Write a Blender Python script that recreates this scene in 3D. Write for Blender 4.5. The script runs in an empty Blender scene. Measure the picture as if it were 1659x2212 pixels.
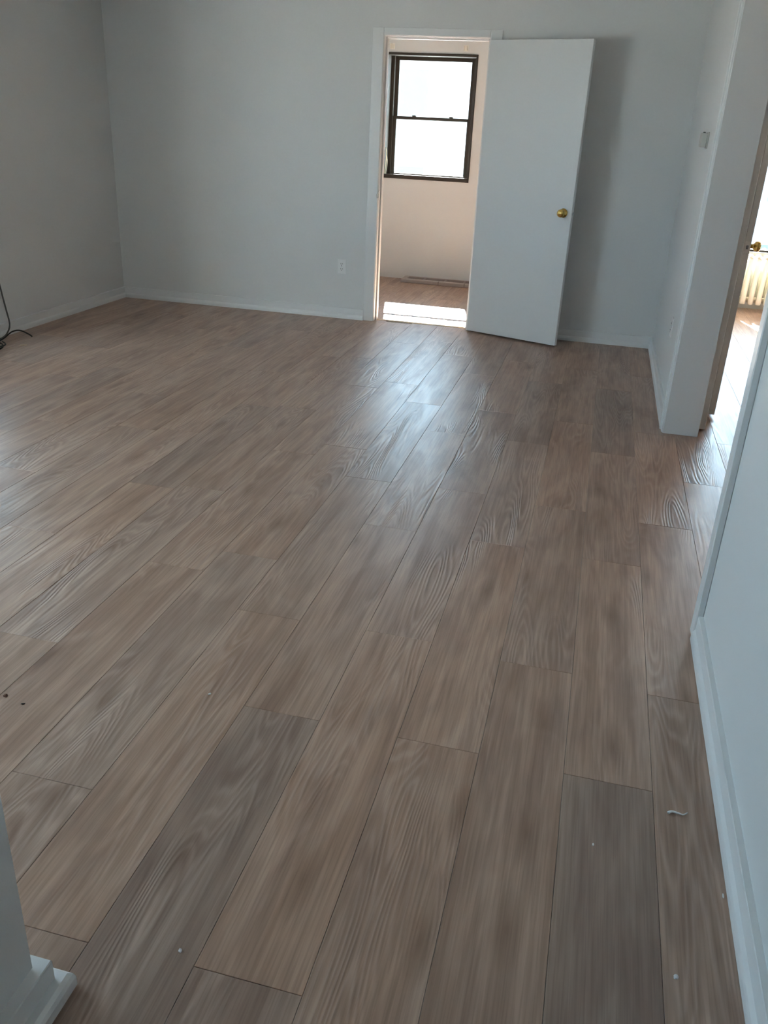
import bpy, bmesh, math, random
from mathutils import Vector, Matrix

random.seed(7)
scene = bpy.context.scene
col = scene.collection

# ------------------------------------------------------------------ camera
W, H = 1659, 2212
YAW, PITCH, ROLL = math.radians(-13.036), math.radians(-24.483), math.radians(2.824)
FPX, EYE = 1826.95, 1.460
cam_data = bpy.data.cameras.new('camera')
cam = bpy.data.objects.new('camera', cam_data)
col.objects.link(cam)
fw = Vector((math.sin(YAW) * math.cos(PITCH), math.cos(YAW) * math.cos(PITCH), math.sin(PITCH)))
rt = Vector((math.cos(YAW), -math.sin(YAW), 0))
up = rt.cross(fw)
r2 = math.cos(ROLL) * rt + math.sin(ROLL) * up
u2 = -math.sin(ROLL) * rt + math.cos(ROLL) * up
cam.matrix_world = Matrix(((r2.x, u2.x, -fw.x, 0), (r2.y, u2.y, -fw.y, 0), (r2.z, u2.z, -fw.z, EYE), (0, 0, 0, 1)))
cam_data.sensor_fit = 'VERTICAL'
cam_data.sensor_height = 36.0
cam_data.sensor_width = 36.0
cam_data.lens = FPX / H * 36.0
cam_data.clip_start = 0.02
cam_data.clip_end = 400
scene.camera = cam

# ------------------------------------------------------------------ sky, sun, exposure
SKY = (0.58, 0.81, 1.0)
SKY_STRENGTH = 10.5
world = bpy.data.worlds.new('sky')
scene.world = world
world.use_nodes = True
bg = world.node_tree.nodes['Background']
bg.inputs['Color'].default_value = (*SKY, 1)
bg.inputs['Strength'].default_value = SKY_STRENGTH

sun_data = bpy.data.lights.new('sun_offscreen', 'SUN')
sun_data.energy = 240.0
sun_data.color = (1.0, 1.0, 0.985)
sun_data.angle = math.radians(0.6)
sun = bpy.data.objects.new('sun_offscreen', sun_data)
col.objects.link(sun)
sun.rotation_euler = Vector((0.225, -1.0, -0.74)).to_track_quat('-Z', 'Y').to_euler()
sun.location = (-6, 20, 15)

scene.view_settings.view_transform = 'Standard'
scene.view_settings.look = 'None'
scene.view_settings.exposure = 0.78
scene.view_settings.gamma = 1.0
scene.view_settings.use_curve_mapping = False
scene.cycles.use_denoising = True
scene.cycles.max_bounces = 6
scene.cycles.diffuse_bounces = 5
scene.cycles.glossy_bounces = 3
scene.cycles.transparent_max_bounces = 8
scene.cycles.sample_clamp_indirect = 60.0
scene.cycles.use_light_tree = False
scene.cycles.use_adaptive_sampling = True
scene.cycles.adaptive_threshold = 0.03
scene.cycles.caustics_reflective = False
scene.cycles.caustics_refractive = False

# ------------------------------------------------------------------ dimensions
XL, XR, YB = -3.998, 0.480, 6.771       # inner faces: left, right, back wall
TW = 0.165                              # partition thickness
YF, TF = 9.00, 0.42                     # inner face of the outer wall, its thickness
CEIL = 2.66
S0, PW, PL = -0.5553, 0.2164, 1.232     # plank grid
OPEN_N, OPEN_F, OPEN_H = 2.565, 4.668, 2.20   # opening in the right wall
DX0, DX1, DH = -1.735, -0.968, 2.055    # door opening in the back wall
NX, NY = -0.791, 0.853                  # corner of the hall wall
HALL_Y = -2.2

# ------------------------------------------------------------------ material helpers
def new_mat(name):
    m = bpy.data.materials.new(name)
    m.use_nodes = True
    return m, m.node_tree.nodes, m.node_tree.links, m.node_tree.nodes['Principled BSDF']

def paint(name, rgb, rough=0.5, bump=0.05, scale=260.0, var=0.03, metallic=0.0, coat=0.0):
    m, n, l, b = new_mat(name)
    tc = n.new('ShaderNodeTexCoord')
    big = n.new('ShaderNodeTexNoise')
    big.inputs['Scale'].default_value = 1.7
    big.inputs['Detail'].default_value = 2
    l.new(tc.outputs['Object'], big.inputs['Vector'])
    mix = n.new('ShaderNodeMix')
    mix.data_type = 'RGBA'
    mix.inputs['A'].default_value = (*[c * (1 - var) for c in rgb], 1)
    mix.inputs['B'].default_value = (*[min(1, c * (1 + var)) for c in rgb], 1)
    l.new(big.outputs['Fac'], mix.inputs['Factor'])
    l.new(mix.outputs['Result'], b.inputs['Base Color'])
    if bump >= 0.1:
        fine = n.new('ShaderNodeTexNoise')
        fine.inputs['Scale'].default_value = scale
        fine.inputs['Detail'].default_value = 2
        l.new(tc.outputs['Object'], fine.inputs['Vector'])
        bp = n.new('ShaderNodeBump')
        bp.inputs['Strength'].default_value = bump
        bp.inputs['Distance'].default_value = 0.002
        l.new(fine.outputs['Fac'], bp.inputs['Height'])
        l.new(bp.outputs['Normal'], b.inputs['Normal'])
    b.inputs['Roughness'].default_value = rough
    b.inputs['Metallic'].default_value = metallic
    b.inputs['Coat Weight'].default_value = coat
    return m

def wood_floor():
    m, n, l, b = new_mat('greige_oak_plank')
    tc = n.new('ShaderNodeTexCoord')
    oi = n.new('ShaderNodeObjectInfo')
    def math_(op, a, bb=None):
        q = n.new('ShaderNodeMath'); q.operation = op
        for i, v in enumerate((a, bb)):
            if v is None: continue
            if isinstance(v, (int, float)): q.inputs[i].default_value = v
            else: l.new(v, q.inputs[i])
        return q.outputs[0]
    off = n.new('ShaderNodeCombineXYZ')
    l.new(math_('MULTIPLY', oi.outputs['Random'], 37.0), off.inputs['X'])
    l.new(math_('MULTIPLY', oi.outputs['Random'], 91.0), off.inputs['Y'])
    add = n.new('ShaderNodeVectorMath'); add.operation = 'ADD'
    l.new(tc.outputs['Object'], add.inputs[0]); l.new(off.outputs[0], add.inputs[1])
    def noise(sx, sy, detail, rough=0.5, dist=0.0):
        mp = n.new('ShaderNodeMapping'); mp.inputs['Scale'].default_value = (sx, sy, 1)
        l.new(add.outputs[0], mp.inputs['Vector'])
        t = n.new('ShaderNodeTexNoise'); t.noise_dimensions = '2D'; t.inputs['Scale'].default_value = 1.0
        t.inputs['Detail'].default_value = detail; t.inputs['Roughness'].default_value = rough
        t.inputs['Distortion'].default_value = dist
        l.new(mp.outputs[0], t.inputs['Vector'])
        return t.outputs['Fac']
    def ramp(fac, stops):
        r = n.new('ShaderNodeValToRGB')
        while len(r.color_ramp.elements) < len(stops): r.color_ramp.elements.new(0.5)
        for e, (p, c) in zip(r.color_ramp.elements, stops):
            e.position = p; e.color = c if len(c) == 4 else (*c, 1)
        l.new(fac, r.inputs['Fac'])
        return r.outputs['Color']
    def mixc(fac, a, bb, mode='MIX'):
        q = n.new('ShaderNodeMix'); q.data_type = 'RGBA'; q.blend_type = mode
        if isinstance(fac, (int, float)): q.inputs['Factor'].default_value = fac
        else: l.new(fac, q.inputs['Factor'])
        for nm, v in (('A', a), ('B', bb)):
            if isinstance(v, tuple): q.inputs[nm].default_value = (*v, 1)
            else: l.new(v, q.inputs[nm])
        return q.outputs['Result']
    sep = n.new('ShaderNodeSeparateColor')
    l.new(oi.outputs['Color'], sep.inputs[0])
    tone, grey = sep.outputs[0], sep.outputs[1]
    streak = noise(13, 0.9, 3, 0.62, 0.6)          # broad lengthwise streaks
    fibre = noise(210, 5.0, 1, 0.6)               # open grain
    blotch = noise(9.0, 2.0, 2, 0.6, 0.8)        # cloudy brushed patches
    cath = noise(9.0, 0.9, 1, 0.45, 0.0)       # contour lines become cathedral grain
    # sparse knots
    mpk = n.new('ShaderNodeMapping'); mpk.inputs['Scale'].default_value = (3.4, 1.05, 1)
    l.new(add.outputs[0], mpk.inputs['Vector'])
    vor = n.new('ShaderNodeTexVoronoi'); vor.voronoi_dimensions = '2D'; vor.inputs['Scale'].default_value = 1.0
    vor.inputs['Randomness'].default_value = 1.0
    l.new(mpk.outputs[0], vor.inputs['Vector'])
    ringk = ramp(vor.outputs['Distance'], [(0.0, (1, 1, 1)), (0.42, (0, 0, 0))])
    cath = math_('ADD', cath, math_('MULTIPLY', ringk, 0.22))
    rings = math_('SINE', math_('MULTIPLY', cath, 95.0))
    rings01 = math_('MULTIPLY_ADD', rings, 0.5); 
    rings01.node.inputs[2].default_value = 0.5
    gate = ramp(noise(4.0, 1.1, 0), [(0.44, (0, 0, 0)), (0.62, (1, 1, 1))])
    warm = ramp(streak, [(0.08, (0.255, 0.172, 0.122)), (0.38, (0.355, 0.262, 0.198)), (0.62, (0.430, 0.335, 0.262)), (0.95, (0.500, 0.408, 0.330))])
    cool = ramp(streak, [(0.08, (0.190, 0.150, 0.124)), (0.38, (0.275, 0.228, 0.194)), (0.62, (0.350, 0.300, 0.262)), (0.95, (0.450, 0.400, 0.355))])
    base = mixc(grey, warm, cool)
    base = mixc(ramp(blotch, [(0.40, (0, 0, 0)), (0.72, (0.45, 0.45, 0.45))]), base, (0.215, 0.150, 0.122))
    pale = noise(5.0, 1.7, 2, 0.6, 1.2)
    base = mixc(ramp(pale, [(0.52, (0, 0, 0)), (0.74, (0.36, 0.36, 0.36))]), base, (0.50, 0.425, 0.36))
    sx = n.new('ShaderNodeSeparateXYZ'); l.new(tc.outputs['Object'], sx.inputs[0])
    edge = ramp(math_('ABSOLUTE', sx.outputs['X']), [(0.062, (0, 0, 0)), (0.105, (0.45, 0.45, 0.45))])
    eg = ramp(noise(3.0, 0.8, 0), [(0.48, (0, 0, 0)), (0.62, (1, 1, 1))])
    base = mixc(math_('MULTIPLY', edge, eg), base, (0.49, 0.42, 0.355))
    grain = noise(72, 2.4, 2, 0.68, 0.0)
    base = mixc(0.34, base, ramp(grain, [(0.30, (0.30, 0.28, 0.27)), (0.50, (0.5, 0.5, 0.5)), (0.72, (0.68, 0.68, 0.68))]), 'OVERLAY')
    lines = math_('MULTIPLY', rings01, gate)
    base = mixc(math_('MULTIPLY', math_('POWER', lines, 2.0), 0.30), base, (0.58, 0.51, 0.45))
    base = mixc(ramp(fibre, [(0.30, (0.26, 0.26, 0.26)), (0.50, (0, 0, 0))]), base, (0.17, 0.120, 0.093))
    knot = ramp(vor.outputs['Distance'], [(0.0, (0.62, 0.62, 0.62)), (0.04, (0.36, 0.36, 0.36)), (0.12, (0, 0, 0))])
    base = mixc(knot, base, (0.15, 0.095, 0.062))
    tn = n.new('ShaderNodeCombineColor')
    for i in range(3): l.new(tone, tn.inputs[i])
    base = mixc(1.0, base, tn.outputs[0], 'MULTIPLY')
    base = mixc(1.0, base, (1.17, 0.98, 0.885), 'MULTIPLY')
    l.new(base, b.inputs['Base Color'])
    l.new(math_('MULTIPLY_ADD', blotch, 0.16), b.inputs['Roughness'])
    b.inputs['Roughness'].links[0].from_node.inputs[2].default_value = 0.285
    b.inputs['Specular IOR Level'].default_value = 0.5
    hgt = math_('ADD', math_('MULTIPLY', lines, 1.1), math_('MULTIPLY', blotch, 0.5))
    bp = n.new('ShaderNodeBump'); bp.inputs['Strength'].default_value = 0.35; bp.inputs['Distance'].default_value = 0.0016
    l.new(hgt, bp.inputs['Height']); l.new(bp.outputs['Normal'], b.inputs['Normal'])
    return m

def glass_mat():
    m, n, l, b = new_mat('window_glass')
    n.remove(b)
    out = n['Material Output']
    tr = n.new('ShaderNodeBsdfTransparent'); tr.inputs['Color'].default_value = (0.93, 0.96, 0.97, 1)
    gl = n.new('ShaderNodeBsdfGlossy'); gl.inputs['Roughness'].default_value = 0.02
    mx_fac = 0.05
    mx = n.new('ShaderNodeMixShader')
    mx.inputs[0].default_value = mx_fac; l.new(tr.outputs[0], mx.inputs[1]); l.new(gl.outputs[0], mx.inputs[2])
    l.new(mx.outputs[0], out.inputs['Surface'])
    return m

M = {
    'wall': paint('wall_paint_eggshell_white', (0.70, 0.71, 0.70), 0.55, 0.06, 180),
    'trim': paint('trim_paint_gloss_white', (0.75, 0.76, 0.755), 0.32, 0.03, 90),
    'ceil': paint('ceiling_paint_flat_white', (0.55, 0.55, 0.54), 0.8, 0.08, 150),
    'cream': paint('jamb_paint_cream', (0.80, 0.765, 0.69), 0.4, 0.04, 90),
    'door': paint('door_paint_white', (0.70, 0.71, 0.70), 0.42, 0.03, 60),
    'wood': wood_floor(),
    'sub': paint('subfloor_underlay', (0.26, 0.24, 0.21), 0.9, 0.1, 60),
    'bronze': paint('bronze_aluminium', (0.040, 0.034, 0.026), 0.75, 0.03, 120, 0.1),
    'glass': glass_mat(),
    'brass': paint('polished_brass', (0.72, 0.50, 0.16), 0.14, 0.0, 100, 0.03, 1.0),
    'steel': paint('dull_steel', (0.30, 0.31, 0.33), 0.35, 0.02, 200, 0.05, 1.0),
    'plate': paint('outlet_plastic_white', (0.78, 0.78, 0.775), 0.35, 0.0),
    'slot': paint('outlet_slot_shade_dark', (0.02, 0.02, 0.022), 0.6, 0.0),  # dark contacts, with the shade of the holes painted in
    'therm': paint('thermostat_plastic_grey', (0.55, 0.54, 0.50), 0.5, 0.02),
    'therm_d': paint('thermostat_dark', (0.10, 0.10, 0.09), 0.5, 0.0),
    'rad': paint('radiator_enamel_cream', (0.80, 0.77, 0.66), 0.35, 0.08, 120),
    'grille': paint('register_metal_taupe', (0.22, 0.18, 0.165), 0.55, 0.05, 200, 0.1),
    'grille_l': paint('register_metal_pale', (0.40, 0.345, 0.315), 0.55, 0.05, 200, 0.1),
    'cable_k': paint('cable_rubber_black', (0.012, 0.012, 0.012), 0.45, 0.02),
    'cable_g': paint('cable_jacket_grey', (0.09, 0.09, 0.085), 0.45, 0.02),
    'cord': paint('blind_cord_cream', (0.72, 0.64, 0.46), 0.7, 0.1),
    'chip_w': paint('paint_chip_white', (0.80, 0.80, 0.80), 0.6, 0.3, 300),
    'chip_b': paint('crumb_brown', (0.13, 0.06, 0.035), 0.8, 0.4, 300),
    'chip_k': paint('crumb_black', (0.03, 0.03, 0.03), 0.8, 0.4, 300),
    'chip_t': paint('splinter_tan', (0.62, 0.50, 0.33), 0.7, 0.3, 300),
    'brick': paint('neighbour_brick_pale', (0.27, 0.25, 0.235), 0.9, 0.3, 8),
    'render': paint('neighbour_render_grey', (0.27, 0.29, 0.32), 0.9, 0.2, 6),
    'pane': paint('neighbour_window_dark', (0.06, 0.07, 0.08), 0.5, 0.0),
    'concrete': paint('concrete_slab', (0.30, 0.30, 0.30), 0.9, 0.3, 40),
    'ground': paint('street_ground', (0.20, 0.20, 0.19), 0.9, 0.3, 3),
}

# ------------------------------------------------------------------ mesh helpers
def box(bm, x0, x1, y0, y1, z0, z1, mat=None):
    co = [(x, y, z) for z in (z0, z1) for y in (y0, y1) for x in (x0, x1)]
    if mat is not None: co = [mat @ Vector(c) for c in co]
    v = [bm.verts.new(c) for c in co]
    for f in ((0, 2, 3, 1), (4, 5, 7, 6), (0, 1, 5, 4), (2, 6, 7, 3), (0, 4, 6, 2), (1, 3, 7, 5)):
        bm.faces.new([v[i] for i in f])

def bevel(bm, w, seg=1):
    bmesh.ops.bevel(bm, geom=list(bm.edges), offset=w, offset_type='OFFSET', segments=seg, profile=0.5, affect='EDGES', clamp_overlap=True)

def obj(name, bm, mat, parent=None, loc=(0, 0, 0), smooth=False):
    bmesh.ops.recalc_face_normals(bm, faces=list(bm.faces))
    me = bpy.data.meshes.new(name)
    bm.to_mesh(me); bm.free()
    if mat is not None: me.materials.append(M[mat])
    if smooth:
        for p in me.polygons: p.use_smooth = True
    o = bpy.data.objects.new(name, me)
    col.objects.link(o)
    o.parent = parent
    o.location = loc
    return o

def bobj(name, boxes, mat, parent=None, bev=0.0, seg=1, loc=(0, 0, 0)):
    bm = bmesh.new()
    for b in boxes:
        if bev:
            t = bmesh.new(); box(t, *b); bevel(t, bev, seg)
            me = bpy.data.meshes.new('t'); t.to_mesh(me); t.free(); bm.from_mesh(me); bpy.data.meshes.remove(me)
        else:
            box(bm, *b)
    return obj(name, bm, mat, parent, loc)

def empty(name, loc=(0, 0, 0), rz=0.0):
    o = bpy.data.objects.new(name, None)
    o.empty_display_size = 0.05
    col.objects.link(o); o.location = loc; o.rotation_euler = (0, 0, rz)
    return o

def tag(o, label=None, cat=None, group=None, kind=None):
    if label: o['label'] = label
    if cat: o['category'] = cat
    if group: o['group'] = group
    if kind: o['kind'] = kind
    return o

def struct(o, label=None, cat=None): return tag(o, label, cat, kind='structure')

def sweep(bm, profile, path, closed=False):
    """profile: list of (d, z); path: list of (point xy, outward normal xy scaled for mitre)."""
    rings = []
    for (px, py), (nx, ny) in path:
        rings.append([bm.verts.new((px + nx * d, py + ny * d, z)) for d, z in profile])
    k = len(profile)
    for a, b in zip(rings, rings[1:]):
        for i in range(k):
            bm.faces.new((a[i], a[(i + 1) % k], b[(i + 1) % k], b[i]))
    bm.faces.new(rings[0]); bm.faces.new(list(reversed(rings[-1])))

def tube(bm, pts, r, seg=8, caps=True, sub=6):
    P = [Vector(p) for p in pts]
    fine = []
    for i in range(len(P) - 1):
        p0, p1, p2, p3 = P[max(i - 1, 0)], P[i], P[i + 1], P[min(i + 2, len(P) - 1)]
        for s in range(sub):
            t = s / sub
            fine.append(0.5 * ((2 * p1) + (p2 - p0) * t + (2 * p0 - 5 * p1 + 4 * p2 - p3) * t * t + (3 * p1 - p0 - 3 * p2 + p3) * t ** 3))
    fine.append(P[-1])
    rr = r if callable(r) else (lambda t: r)
    rings, ref = [], Vector((0.13, 0.31, 0.94))
    for i, p in enumerate(fine):
        d = (fine[min(i + 1, len(fine) - 1)] - fine[max(i - 1, 0)]).normalized()
        a = d.cross(ref)
        if a.length < 1e-3: a = d.cross(Vector((1, 0, 0)))
        a.normalize(); b = d.cross(a)
        ref = b if False else ref
        q = rr(i / (len(fine) - 1))
        rings.append([bm.verts.new(p + q * (math.cos(2 * math.pi * k / seg) * a + math.sin(2 * math.pi * k / seg) * b)) for k in range(seg)])
    for a, b in zip(rings, rings[1:]):
        for k in range(seg):
            bm.faces.new((a[k], a[(k + 1) % seg], b[(k + 1) % seg], b[k]))
    if caps:
        bm.faces.new(list(reversed(rings[0]))); bm.faces.new(rings[-1])

def lathe(bm, prof, mat, seg=24):
    """prof: (r, h) along local z, placed by matrix."""
    rings = []
    for r, h in prof:
        rings.append([bm.verts.new(mat @ Vector((max(r, 1e-4) * math.cos(2 * math.pi * k / seg), max(r, 1e-4) * math.sin(2 * math.pi * k / seg), h))) for k in range(seg)])
    for a, b in zip(rings, rings[1:]):
        for k in range(seg):
            bm.faces.new((a[k], a[(k + 1) % seg], b[(k + 1) % seg], b[k]))
    bm.faces.new(list(reversed(rings[0]))); bm.faces.new(rings[-1])

# ================================================================== STRUCTURE
RX1 = 3.4                                # right room's far side wall
# ---- floor: subfloor slab + planks
floor = struct(bobj('floor', [(XL - 0.3, RX1 + 0.2, HALL_Y - 0.2, YF + TF, -0.16, -0.0062)], 'sub'), 'greige wood plank floor running toward the open white door', 'floor')
JOINT = {-1: 1.753, -2: 2.215, -4: 2.42, 0: 2.225, 1: 1.750, 2: 2.188, 3: 1.740, 4: 2.15, -5: 1.866, -8: 3.70, -10: 3.63, -11: 4.665, -3: 1.35, -6: 3.05, -7: 2.51, -9: 3.014}
TONE = {  # (column, rounded joint start) -> (tone, grey)
    (3, 0.51): (0.80, 1.0), (-1, 0.52): (0.86, 0.95), (0, 0.99): (1.02, 0.05), (1, 0.52): (0.98, 0.10), (1, 1.75): (1.02, 0.10),
    (2, 0.96): (0.98, 0.35), (3, 1.74): (0.98, 0.35), (4, 0.92): (0.90, 0.45), (4, 2.15): (0.98, 0.20), (-2, 0.98): (0.98, 0.25),
    (3, 4.20): (0.80, 0.85), (1, 4.21): (0.86, 0.7), (2, 2.19): (0.95, 0.6), (-1, 1.75): (0.98, 0.35), (0, 2.23): (1.0, 0.4),
}
def plank(x0, x1, y0, y1, tone, grey):
    w, L = (x1 - x0), (y1 - y0)
    g = 0.0005
    bm = bmesh.new()
    hw, hl, c, t = w / 2 - g, L / 2 - g, 0.0008, 0.006
    def ring(ix, z): return [bm.verts.new(p) for p in ((-hw + ix, -hl + ix, z), (hw - ix, -hl + ix, z), (hw - ix, hl - ix, z), (-hw + ix, hl - ix, z))]
    r0, r1, r2_ = ring(0, -t), ring(0, -c * 0.8), ring(c, 0)
    for a, b in ((r0, r1), (r1, r2_)):
        for i in range(4): bm.faces.new((a[i], a[(i + 1) % 4], b[(i + 1) % 4], b[i]))
    bm.faces.new(r2_); bm.faces.new(list(reversed(r0)))
    o = obj('plank', bm, 'wood', floor, ((x0 + x1) / 2, (y0 + y1) / 2, 0.0))
    o.color = (tone, grey, random.random(), 1)
def lay(k, ya, yb, phase, xa=-99, xb=99):
    x0, x1 = max(S0 + k * PW, xa), min(S0 + (k + 1) * PW, xb)
    if x1 - x0 < 0.03: return
    y = phase - math.ceil((phase - ya) / PL) * PL
    while y < yb:
        a, b = max(y, ya), min(y + PL, yb)
        if b - a > 0.04:
            key = (k, round(y, 2))
            hit = [v for (kk, yy), v in TONE.items() if kk == k and abs(yy - y) < 0.03]
            if hit: t, g = hit[0]
            else: t, g = random.uniform(0.92, 1.04), random.choice([0.1, 0.2, 0.3, 0.4, 0.55, 0.75])
            plank(x0, x1, a, b, t, g)
        y += PL
for k in range(-17, 5):
    xr = S0 + (k + 1) * PW
    ph = JOINT.get(k, 1.0 + ((k * 0.437) % 1.0) * PL)
    lay(k, HALL_Y if xr > NX else NY - 0.06, YB + 0.055, ph, XL - 0.02)
for k in range(-11, 5):
    lay(k, YB + 0.078, YF + 0.01, 7.3 + ((k * 0.61) % 1.0) * PL, -2.92, XR + 0.05)
for k in range(5, 13):
    lay(k, 1.55, YF + 0.01, 1.9 + ((k * 0.53) % 1.0) * PL)

# ---- walls
def wall_holes_y(name, y0, y1, x0, x1, z1, holes, mat='wall', z0=-0.0062):
    """wall slab lying in x-z with rectangular holes (xa, xb, za, zb) sorted by x."""
    bx, x = [], x0
    for xa, xb, za, zb in holes:
        bx.append((x, xa, y0, y1, z0, z1))
        if za > z0 + 0.01: bx.append((xa, xb, y0, y1, z0, za))
        bx.append((xa, xb, y0, y1, zb, z1))
        x = xb
    bx.append((x, x1, y0, y1, z0, z1))
    return bobj(name, bx, mat)
JT = 0.02                                # jamb lining thickness
struct(wall_holes_y('wall_back', YB, YB + 0.135, XL - 0.3, XR, CEIL, [(DX0 - JT, DX1 + JT, -0.0062, DH + JT)]), 'white painted back wall around the open door', 'wall')
W1 = (-2.285, -1.385, 0.985, 2.115)      # window_1 opening x0 x1 z0 z1
W2 = (1.02, 2.22, 0.490, 2.060)
struct(wall_holes_y('wall_outer', YF, YF + TF, XL - 0.3, RX1 + 0.2, CEIL, [W1, W2]), 'white painted outer wall with the dark framed windows', 'wall')
LT = 0.13                                # left wall thickness
LWS = [(0.96, 2.50), (4.64, 4.93)]       # windows in the left wall: y0 y1
LZ0, LZ1 = 0.55, 1.90
lb, yy = [], NY - 0.2
for a0, a1 in LWS:
    lb += [(XL - LT, XL, yy, a0, -0.0062, CEIL), (XL - LT, XL, a0, a1, -0.0062, LZ0), (XL - LT, XL, a0, a1, LZ1, CEIL)]
    yy = a1
lb.append((XL - LT, XL, yy, YF, -0.0062, CEIL))
struct(bobj('wall_left', lb, 'wall'), 'white painted left wall with cables at its foot', 'wall')
struct(bobj('wall_right', [(XR, XR + TW, HALL_Y, OPEN_N, -0.0062, CEIL), (XR, XR + TW, OPEN_F, YF, -0.0062, CEIL),
                           (XR, XR + TW, OPEN_N, OPEN_F, OPEN_H, CEIL)], 'wall'), 'white painted right wall with a wide cased opening', 'wall')
struct(bobj('wall_near', [(XL - 0.3, NX, NY - 0.12, NY, -0.0062, CEIL), (NX - 0.12, NX, HALL_Y, NY - 0.12, -0.0062, CEIL)], 'wall'), 'white painted wall corner with a wrapped baseboard', 'wall')
struct(bobj('wall_hall', [(NX - 0.12, RX1 + 0.2, HALL_Y - 0.1, HALL_Y, -0.0062, CEIL)], 'wall'))
struct(bobj('wall_side', [(RX1, RX1 + 0.2, HALL_Y, YF, -0.0062, CEIL), (XR + TW, RX1, 1.4, 1.52, -0.0062, CEIL)], 'wall'))
struct(bobj('wall_closet', [(-3.05, -2.92, YB + 0.135, YF, -0.0062, CEIL)], 'wall'))
struct(bobj('ceiling', [(XL - 0.3, RX1 + 0.2, HALL_Y - 0.1, YF + TF, CEIL, CEIL + 0.2)], 'ceil'), 'flat white ceiling', 'ceiling')

# ---- baseboards (profile: distance from wall, height)
BP = [(0, 0), (0.026, 0), (0.026, 0.018), (0.0235, 0.028), (0.016, 0.038), (0.016, 0.084), (0.0145, 0.087), (0, 0.0875)]
BPL = [(0, 0), (0.048, 0), (0.048, 0.022), (0.045, 0.032), (0.038, 0.0385), (0.023, 0.039), (0.023, 0.084), (0.0215, 0.087), (0, 0.0875)]
def baseboard(name, path, label=None, prof=BP):
    bm = bmesh.new(); sweep(bm, prof, path)
    return struct(obj(name, bm, 'trim'), label, 'baseboard' if label else None)
CW, CT = 0.088, 0.014                    # casing width / thickness
baseboard('baseboard_left', [((XL, NY), (1, 1)), ((XL, YB), (1, -1))], 'white baseboard along the left wall')
baseboard('baseboard_back', [((XL, YB), (1, -1)), ((DX0 - 0.012 - CW + 0.012, YB), (0, -1))], 'white baseboard along the back wall beside the door casing')
baseboard('baseboard_corner', [((DX1 + CW, YB), (0, -1)), ((XR, YB), (-1, -1)), ((XR, OPEN_F + 0.075), (-1, 0))], 'white baseboard behind the open door turning onto the right wall')
baseboard('baseboard_right', [((XR, OPEN_N - 0.062), (-1, 0)), ((XR, HALL_Y), (-1, 0))], 'white stepped baseboard along the right hall wall')
baseboard('baseboard_near', [((NX, HALL_Y), (1, 0)), ((NX, NY), (1, 1)), ((XL, NY), (1, 1))], 'white stepped baseboard wrapping the wall corner', BPL)

# ---- door casing + jamb in the back wall
tr = struct(bobj('trim_1', [(DX0 - CW, DX0 - 0.004, YB - CT, YB, 0, DH + 0.055), (DX1 + 0.004, DX1 + CW, YB - CT, YB, 0, DH + 0.055),
                            (DX0 - 0.004, DX1 + 0.004, YB - CT, YB, DH + 0.004, DH + 0.055)], 'trim', bev=0.003), 'white casing around the doorway with the open door', 'trim')
bobj('jamb', [(DX0 - JT, DX0, YB - 0.006, YB + 0.14, 0, DH + JT), (DX1, DX1 + JT, YB - 0.006, YB + 0.14, 0, DH + JT),
              (DX0, DX1, YB - 0.006, YB + 0.14, DH, DH + JT)], 'trim', tr, bev=0.002)
bobj('door_stop', [(DX0, DX0 + 0.012, YB + 0.045, YB + 0.08, 0, DH), (DX1 - 0.012, DX1, YB + 0.045, YB + 0.08, 0, DH), (DX0 + 0.012, DX1 - 0.012, YB + 0.045, YB + 0.08, DH - 0.012, DH)], 'trim', tr, bev=0.002)
bobj('threshold', [(DX0, DX1, YB + 0.052, YB + 0.082, -0.006, 0.004)], 'chip_t', tr, bev=0.002)
sp = bobj('strike_plate', [(DX0 - 0.001, DX0 + 0.003, YB - 0.010, YB + 0.03, 0.935, 1.005)], 'trim', tr, bev=0.001)
bm = bmesh.new(); tube(bm, [(DX0 + 0.002, YB - 0.008, 0.995), (DX0 - 0.006, YB - 0.021, 0.985), (DX0 - 0.010, YB - 0.024, 0.97), (DX0 - 0.006, YB - 0.021, 0.955), (DX0 + 0.002, YB - 0.008, 0.945)], 0.005)
obj('strike_lip', bm, 'trim', sp, smooth=True)

# ---- cased opening in the right wall
CX = XR - 0.022
tr = struct(bobj('trim_2', [(CX, XR, OPEN_F, OPEN_F + 0.070, 0, OPEN_H + 0.07), (CX, XR, OPEN_N - 0.062, OPEN_N, 0, OPEN_H + 0.07), (CX, XR, OPEN_N, OPEN_F, OPEN_H, OPEN_H + 0.07)], 'trim', bev=0.003),
       'white casing around the wide opening in the right wall', 'trim')
bobj('back_band', [(CX - 0.006, CX + 0.01, OPEN_F + 0.056, OPEN_F + 0.074, 0, OPEN_H + 0.05)], 'trim', tr, bev=0.002)
bobj('jamb', [(CX + 0.006, XR + TW + 0.004, OPEN_F - 0.012, OPEN_F, 0, OPEN_H), (CX + 0.006, XR + TW + 0.004, OPEN_N, OPEN_N + 0.012, 0, OPEN_H),
              (CX + 0.006, XR + TW + 0.004, OPEN_N + 0.012, OPEN_F - 0.012, OPEN_H - 0.012, OPEN_H)], 'trim', tr, bev=0.002)
bobj('outer_casing', [(XR + TW, XR + TW + 0.05, OPEN_F + 0.10, OPEN_F + 0.19, 0.012, OPEN_H + 0.07)], 'trim', tr, bev=0.004)

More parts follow.
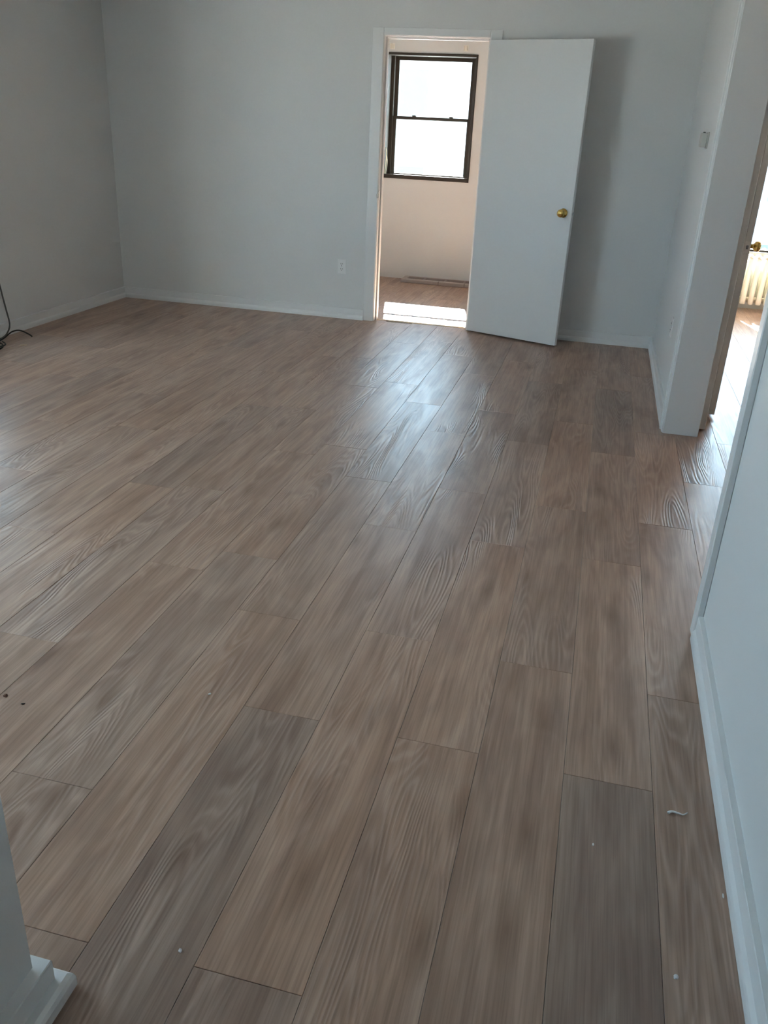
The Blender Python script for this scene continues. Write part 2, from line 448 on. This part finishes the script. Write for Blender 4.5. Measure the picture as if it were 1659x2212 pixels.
# ---- doors
def knob(parent, x, y, z, side, proud=0.055):
    """brass knob on local y face; side -1 or +1."""
    mt = Matrix.Translation((x, y, z)) @ Matrix.Rotation(math.pi / 2 * side * -1, 4, 'X')
    k = bmesh.new()
    lathe(k, [(0.0, 0), (0.031, 0.0), (0.032, 0.004), (0.028, 0.008), (0.013, 0.011), (0.0115, 0.024), (0.016, 0.029), (0.0255, 0.036), (0.0285, 0.046), (0.0265, 0.056), (0.019, 0.062), (0.0, 0.0635)], mt)
    return obj('knob', k, 'brass', parent, smooth=True)
ANG = math.atan2(6.487 - 6.745, -0.239 + 0.958)
def door(name, loc, rz, label, width=0.762, height=2.03, z0=0.014, knob_side=-1):
    d = bobj(name, [(0.0, width, 0.0, 0.035, z0, z0 + height)], 'door', bev=0.0025)
    d.location = loc; d.rotation_euler = (0, 0, rz)
    struct(d, label, 'door')
    knob(d, width - 0.062, 0.0 if knob_side < 0 else 0.035, 0.957, knob_side)
    knob(d, width - 0.062, 0.035 if knob_side < 0 else 0.0, 0.957, -knob_side)
    bobj('latch_plate', [(width - 0.0005, width + 0.0015, 0.006, 0.029, 0.928, 0.986)], 'plate', d)
    bobj('latch_bolt', [(width + 0.001, width + 0.009, 0.011, 0.024, 0.947, 0.967)], 'steel', d, bev=0.003)
    for z in (0.22, 1.02, 1.82):
        bm = bmesh.new(); lathe(bm, [(0.0, 0), (0.006, 0), (0.006, 0.09), (0.0, 0.09)], Matrix.Translation((-0.007, 0.028, z)), 12)
        box(bm, -0.004, 0.0, 0.006, 0.028, z, z + 0.09)
        obj('hinge', bm, 'trim', d)
    return d
door('door_1', (-0.958, 6.712, 0), ANG, 'white flush door standing open with a brass knob')
d2 = door('door_2', (0.690, 5.835, 0), math.atan2(-0.76, 0.05), 'white door with brass knob seen edge-on beyond the cased opening', knob_side=1)

# ---- windows
def window_y(name, x0, x1, z0, z1, ywall, split, label, horn=0.22):
    """double-hung window in a wall along x; bronze liner is 'horn' deep, glass beyond it."""
    e = empty(name, ((x0 + x1) / 2, ywall, z0)); struct(e, label, 'window')
    cx = (x0 + x1) / 2
    a, b, lo, hi = x0 - cx, x1 - cx, 0.0, z1 - z0
    t = 0.018
    bobj('window_frame', [(a, a + t, -0.004, horn + 0.08, lo, hi), (b - t, b, -0.004, horn + 0.08, lo, hi),
                          (a + t, b - t, -0.004, horn + 0.08, hi - t, hi), (a + t, b - t, -0.004, horn + 0.08, lo, lo + t)], 'bronze', e)
    bobj('front_lip', [(a, a + 0.012, -0.012, 0.004, lo, hi), (b - 0.014, b, -0.012, 0.004, lo, hi), (a + 0.012, b - 0.014, -0.012, 0.004, hi - 0.022, hi), (a + 0.012, b - 0.014, -0.012, 0.012, lo, lo + 0.038)], 'bronze', e, bev=0.002)
    bobj('track', [(a + t, a + 0.052, horn - 0.01, horn + 0.07, lo + t, hi - t), (b - 0.052, b - t, horn - 0.01, horn + 0.07, lo + t, hi - t)], 'bronze', e, bev=0.002)
    m = split - z0
    sw = 0.042
    for (za, zb, yy, nm) in ((m - 0.012, hi - t, horn + 0.035, 'upper_sash'), (lo + t, m + 0.018, horn, 'lower_sash')):
        xa, xb = a + 0.046, b - 0.046
        rail_t = 0.022 if nm == 'upper_sash' else 0.024
        zl = za + (0.024 if nm == 'upper_sash' else 0.026)
        zh = zb - (0.034 if nm == 'upper_sash' else 0.026)
        s = bobj(nm, [(xa, xa + sw, yy, yy + rail_t, za, zb), (xb - sw, xb, yy, yy + rail_t, za, zb),
                      (xa + sw, xb - sw, yy, yy + rail_t, za, zl), (xa + sw, xb - sw, yy, yy + rail_t, zh, zb)], 'bronze', e, bev=0.002)
        bobj('pane', [(xa + sw - 0.004, xb - sw + 0.004, yy + 0.009, yy + 0.013, zl - 0.004, zh + 0.004)], 'glass', s)
    for fx in (0.30, 0.72):
        bobj('sash_lock', [(a + (b - a) * fx - 0.02, a + (b - a) * fx + 0.02, horn - 0.004, horn + 0.018, m + 0.018, m + 0.030)], 'bronze', e, bev=0.003)
    return e
w1 = window_y('window_1', *W1, YF, 1.545, 'dark bronze double-hung window seen through the doorway', horn=0.17)
w2 = window_y('window_2', *W2, YF, 1.30, 'dark framed window above the cream radiator', horn=0.16)
bobj('window_sill', [(-0.66, 0.66, -0.05, 0.03, -0.03, -0.002)], 'trim', w2, bev=0.004)
# left wall windows (just outside the picture; they light the room)
def window_left(name, y0, y1, nmul, label):
    e = empty(name, (XL, (y0 + y1) / 2, LZ0)); struct(e, label, 'window')
    hl, hh = (y1 - y0) / 2, LZ1 - LZ0
    mul = [-hl + 0.02 + i * (2 * hl - 0.04) / nmul for i in range(nmul + 1)]
    bobj('window_frame', [(-0.10, -0.05, y - 0.02, y + 0.02, 0, hh) for y in mul] + [(-0.10, -0.05, -hl, hl, 0, 0.04), (-0.10, -0.05, -hl, hl, hh - 0.04, hh)], 'bronze', e)
    for ya, yb in zip(mul, mul[1:]):
        bobj('meeting_rail', [(-0.09, -0.06, ya + 0.02, yb - 0.02, hh / 2 - 0.02, hh / 2 + 0.02)], 'bronze', e)
        for za, zb in ((0.04, hh / 2 - 0.02), (hh / 2 + 0.02, hh - 0.04)):
            bobj('pane', [(-0.077, -0.073, ya + 0.02, yb - 0.02, za, zb)], 'glass', e)
    bobj('window_sill', [(-0.05, 0.0, -hl, hl, 0.0, 0.012)], 'trim', e, bev=0.004)
window_left('window_3', *LWS[0], 2, 'wide window in the left wall')
window_left('window_5', *LWS[1], 1, 'narrow window in the left wall')

# ================================================================== OUTSIDE
struct(bobj('ground', [(-150, 150, -150, 150, -7.2, -7.0)], 'ground'))
struct(bobj('added_sun_shade_slab', [(XL - 0.3, RX1 + 0.2, YF + TF, 10.50, 2.66, 2.86)], 'concrete'))  # unseen slab added above the windows to cut the sun patch short
struct(bobj('added_sun_blocker', [(-5.45, XL - 0.3, 7.2, YF + TF, -7, 9)], 'brick'))  # unseen block added to keep direct sun out of the left windows
def building(name, x0, x1, y0, y1, h, mat, nx, nz, label, rz=0.0, at=None):
    e = empty(name, at or ((x0 + x1) / 2, y0, -7.0), rz); tag(e, label, 'building')
    w = (x1 - x0) / 2
    bobj('wall', [(-w, w, 0, y1 - y0, 0, h)], mat, e)
    bobj('parapet', [(-w - 0.15, w + 0.15, -0.2, y1 - y0 + 0.2, h, h + 0.5)], 'concrete', e)
    for i in range(nx):
        for j in range(nz):
            cx = -w + (i + 0.5) * 2 * w / nx; cz = 1.6 + (j + 0.5) * (h - 2) / nz
            f = bobj('window', [(cx - 0.6, cx + 0.6, -0.06, 0.02, cz - 0.85, cz + 0.85)], 'concrete', e)
            bobj('pane', [(cx - 0.5, cx + 0.5, -0.08, -0.05, cz - 0.75, cz + 0.75)], 'pane', f)
building('apartment_building', -16.5, -6.25, 33, 44, 11.6, 'brick', 5, 3, 'pale taller building outside the doorway window')
building('apartment_building', -9.5, 12.5, 46, 58, 8.9, 'render', 7, 2, 'blue-grey low building outside the radiator window')


# ================================================================== OBJECTS
# ---- duplex outlets
def outlet(loc, rz, label):
    e = empty('wall_outlet', loc, rz); tag(e, label, 'outlet')
    bobj('cover_plate', [(-0.035, 0.035, -0.006, 0.0, -0.057, 0.057)], 'plate', e, bev=0.0025, seg=2)
    for s in (-1, 1):
        bm = bmesh.new(); lathe(bm, [(0.0, 0), (0.0165, 0), (0.0165, 0.0025), (0.0, 0.0025)], Matrix.Translation((0, -0.006, s * 0.0195)) @ Matrix.Rotation(math.pi / 2, 4, 'X'), 20)
        r = obj('receptacle', bm, 'plate', e)
        bobj('slot', [(-0.0085, -0.0055, -0.0092, -0.0084, s * 0.0195 - 0.002, s * 0.0195 + 0.008), (0.0055, 0.0085, -0.0092, -0.0084, s * 0.0195 - 0.001, s * 0.0195 + 0.007), (-0.0028, 0.0028, -0.0092, -0.0084, s * 0.0195 - 0.011, s * 0.0195 - 0.006)], 'slot', r)  # flat dark boxes paint in the shade inside the slot holes
    bm = bmesh.new(); lathe(bm, [(0.0, 0), (0.003, 0), (0.0025, 0.0015), (0.0, 0.0015)], Matrix.Translation((0, -0.006, 0)) @ Matrix.Rotation(math.pi / 2, 4, 'X'), 10)
    obj('screw', bm, 'steel', e)
outlet((-2.018, YB, 0.413), 0, 'white duplex wall outlet low on the back wall beside the doorway')
outlet((XR, 5.40, 0.435), -math.pi / 2, 'white duplex wall outlet low on the right wall behind the casing')

# ---- thermostat
e = empty('thermostat', (XR, 5.36, 1.47), -math.pi / 2); tag(e, 'small grey thermostat box mounted high on the right wall', 'thermostat')
bobj('back_plate', [(-0.052, 0.052, -0.008, 0.0, -0.042, 0.042)], 'therm', e, bev=0.002)
bobj('cover', [(-0.046, 0.046, -0.040, -0.008, -0.036, 0.036)], 'therm', e, bev=0.005, seg=2)
bobj('lever', [(-0.006, 0.006, -0.030, -0.018, 0.036, 0.042)], 'therm_d', e, bev=0.001)

# ---- radiator under window_2
e = empty('radiator', (1.62, 8.85, 0.0)); tag(e, 'cream cast iron column radiator under the window', 'radiator')
n, pitch = 12, 0.0705
for i in range(n):
    x = (i - (n - 1) / 2) * pitch
    bm = bmesh.new()
    for yy in (-0.055, 0.055):
        ring = [(x, yy, 0.070), (x, yy, 0.10), (x, yy, 0.30), (x, yy, 0.46), (x, yy * 0.8, 0.495), (x, yy * 0.45, 0.507)]
        tube(bm, ring, lambda t: 0.024 - 0.012 * max(0, abs(t - 0.5) - 0.38) / 0.12, 10, sub=3)
    for zz in (0.115, 0.455):
        tube(bm, [(x, -0.055, zz), (x, 0.0, zz), (x, 0.055, zz)], 0.020, 10, sub=2)
    tube(bm, [(x, -0.03, 0.500), (x, 0, 0.510), (x, 0.03, 0.500)], 0.014, 10, sub=2)
    obj('section', bm, 'rad', e, smooth=True)
for zz in (0.115, 0.455):
    bm = bmesh.new(); tube(bm, [(-0.42, 0, zz), (0, 0, zz), (0.42, 0, zz)], 0.017, 10, sub=2); obj('nipple_pipe', bm, 'rad', e, smooth=True)
for s in (-1, 1):
    for yy in (-0.055, 0.055):
        bobj('foot', [(s * 0.3877 - 0.016, s * 0.3877 + 0.016, yy - 0.02, yy + 0.02, 0.0, 0.085)], 'rad', e, bev=0.005)

# ---- floor register through the doorway
e = empty('floor_register', (-1.525, 8.868, 0.0)); tag(e, 'long flat taupe metal floor register along the far wall', 'floor register')
hw, hd = 0.45, 0.118
RH = 0.034
bobj('register_frame', [(-hw, hw, -hd, -hd + 0.07, 0, RH), (-hw, hw, hd - 0.02, hd, 0, RH), (-hw, -hw + 0.05, -hd + 0.07, hd - 0.02, 0, RH), (hw - 0.04, hw, -hd + 0.07, hd - 0.02, 0, RH)], 'grille_l', e, bev=0.004)
bobj('pan', [(-hw + 0.02, hw - 0.02, -hd + 0.01, hd - 0.01, 0.0, 0.006)], 'grille', e)
for j in range(5):
    y = -hd + 0.086 + j * 0.029
    bobj('louver', [(-hw + 0.05, hw - 0.04, y - 0.007, y + 0.007, 0.006, RH - 0.003)], 'grille', e, bev=0.002)
for x in (-0.22, 0.0, 0.20, 0.31): bobj('divider', [(x - 0.01, x + 0.01, -hd + 0.07, hd - 0.02, 0.006, RH - 0.001)], 'grille', e, bev=0.002)
for x in (-0.05, 0.22): bobj('seam_strip', [(x - 0.004, x + 0.004, -hd - 0.001, -hd + 0.068, 0.004, RH + 0.001)], 'grille', e)

# ---- blind brackets + cord at window_1
for x, lab in ((-2.225, 'cream blind bracket above the window corner where the cord hangs'), (-1.510, 'cream blind bracket above the right part of the dark window')):
    e = empty('blind_bracket', (x, YF, 2.165)); tag(e, lab, 'bracket')
    bobj('mount_plate', [(-0.022, 0.022, -0.004, 0, -0.025, 0.025)], 'cream', e, bev=0.001)
    for ax in (-0.0145, 0.0145): bobj('arm', [(ax - 0.0015, ax + 0.0015, -0.045, -0.004, -0.018, 0.020)], 'cream', e, bev=0.0006)
bm = bmesh.new()
tube(bm, [(-2.266, YF + 0.06, 1.27), (-2.255, YF + 0.05, 1.20), (-2.258, YF + 0.045, 1.12), (-2.262, YF + 0.04, 1.05), (-2.262, YF + 0.03, 1.004)], 0.0045)
tube(bm, [(-2.255, YF + 0.05, 1.20), (-2.244, YF + 0.055, 1.14), (-2.250, YF + 0.06, 1.07), (-2.256, YF + 0.065, 1.02), (-2.235, YF + 0.07, 1.008)], 0.0035)
tag(obj('pull_string', bm, 'cord', smooth=True), 'loose cream blind string dangling inside the dark window frame', 'string')

# ---- cables at the left wall
bm = bmesh.new()
tube(bm, [(XL + 0.004, 4.98, 0.60), (XL + 0.030, 5.02, 0.58), (XL + 0.045, 5.075, 0.44), (XL + 0.045, 5.095, 0.345), (XL + 0.046, 5.107, 0.27), (XL + 0.046, 5.122, 0.19), (XL + 0.047, 5.138, 0.08), (XL + 0.056, 5.09, 0.030), (XL + 0.062, 5.03, 0.010), (XL + 0.060, 4.96, 0.006), (XL + 0.040, 4.86, 0.006)], 0.0055)
tag(obj('coaxial_cable', bm, 'cable_g', smooth=True), 'dark grey cable hanging down the left wall onto the floor', 'cable')
bm = bmesh.new()
pts = [(-3.773, 5.127, 0.012), (-3.795, 5.118, 0.030), (-3.835, 5.085, 0.058), (-3.865, 5.04, 0.055), (-3.890, 4.985, 0.022), (-3.90, 4.93, 0.006)]
for i in range(17):
    a = 1.9 + i * 0.75; r = 0.105 + 0.014 * math.sin(i * 1.7)
    pts.append((-3.835 + r * math.cos(a), 4.73 + 1.1 * r * math.sin(a), 0.007 + 0.0016 * i))
tube(bm, pts, 0.005)
tag(obj('power_cable', bm, 'cable_k', smooth=True), 'black cable arching off the floor by the left baseboard, free end up', 'cable')

# ---- litter on the floor
def chip(name, loc, size, mat, label, cat, seed, rz=0.0):
    rnd = random.Random(seed)
    bm = bmesh.new()
    bmesh.ops.create_icosphere(bm, subdivisions=2, radius=0.5)
    for v in bm.verts:
        k = 1 + rnd.uniform(-0.22, 0.22)
        v.co = Vector((v.co.x * size[0] * k, v.co.y * size[1] * k, max(v.co.z * size[2] * k, -size[2] * 0.3)))
    zmin = min(v.co.z for v in bm.verts)
    o = obj(name, bm, mat, None, (loc[0], loc[1], 0.0003 - zmin))
    o.rotation_euler = (0, 0, rz)
    return tag(o, label, cat)
bm = bmesh.new()
tube(bm, [(0.343, 1.672, 0.0035), (0.352, 1.6775, 0.005), (0.366, 1.6755, 0.0055), (0.378, 1.6755, 0.004), (0.388, 1.683, 0.006)], lambda t: 0.0034 - 0.0022 * t, 8)
tag(obj('paint_shaving', bm, 'chip_w', smooth=True), 'curled white paint shaving lying on the planks near the right baseboard', 'shaving')
chip('plaster_crumb', (0.335, 1.226), (0.009, 0.010, 0.008), 'chip_w', 'round white plaster crumb on the floor by the right baseboard', 'crumb', 1)
chip('paint_flake', (0.4455, 1.455), (0.004, 0.014, 0.004), 'chip_w', 'thin white paint flake touching the right baseboard', 'flake', 2)
chip('plaster_chip', (-0.594, 1.015), (0.006, 0.009, 0.006), 'chip_w', 'white plaster chip on the floor near the wrapped wall corner', 'chip', 3, 0.5)
chip('paint_speck', (-0.882, 1.771), (0.006, 0.010, 0.005), 'chip_w', 'tiny white speck on a pale plank mid-floor', 'speck', 4, -0.4)
chip('paint_dot', (0.172, 1.521), (0.004, 0.008, 0.003), 'chip_w', 'tiny white dot on the dark grey plank', 'speck', 5)
chip('brown_crumb', (-1.403, 1.596), (0.012, 0.011, 0.008), 'chip_b', 'reddish brown crumb of dirt on the bluish floor', 'crumb', 6)
chip('dirt_crumb', (-1.428, 1.590), (0.014, 0.007, 0.004), 'chip_k', 'flat dark dirt crumb next to the reddish brown one', 'crumb', 7)
chip('black_splinter', (-1.338, 1.581), (0.011, 0.004, 0.003), 'chip_k', 'tiny black splinter lying on the floor', 'splinter', 8, 0.4)
chip('tan_splinter', (-3.709, 4.931), (0.055, 0.012, 0.006), 'chip_t', 'tan wood splinter on the floor beside the cables', 'splinter', 9, 0.5)
chip('tan_flake', (-3.735, 4.835), (0.020, 0.012, 0.004), 'chip_t', 'small tan wood flake on the floor close to the cable coil', 'flake', 10)
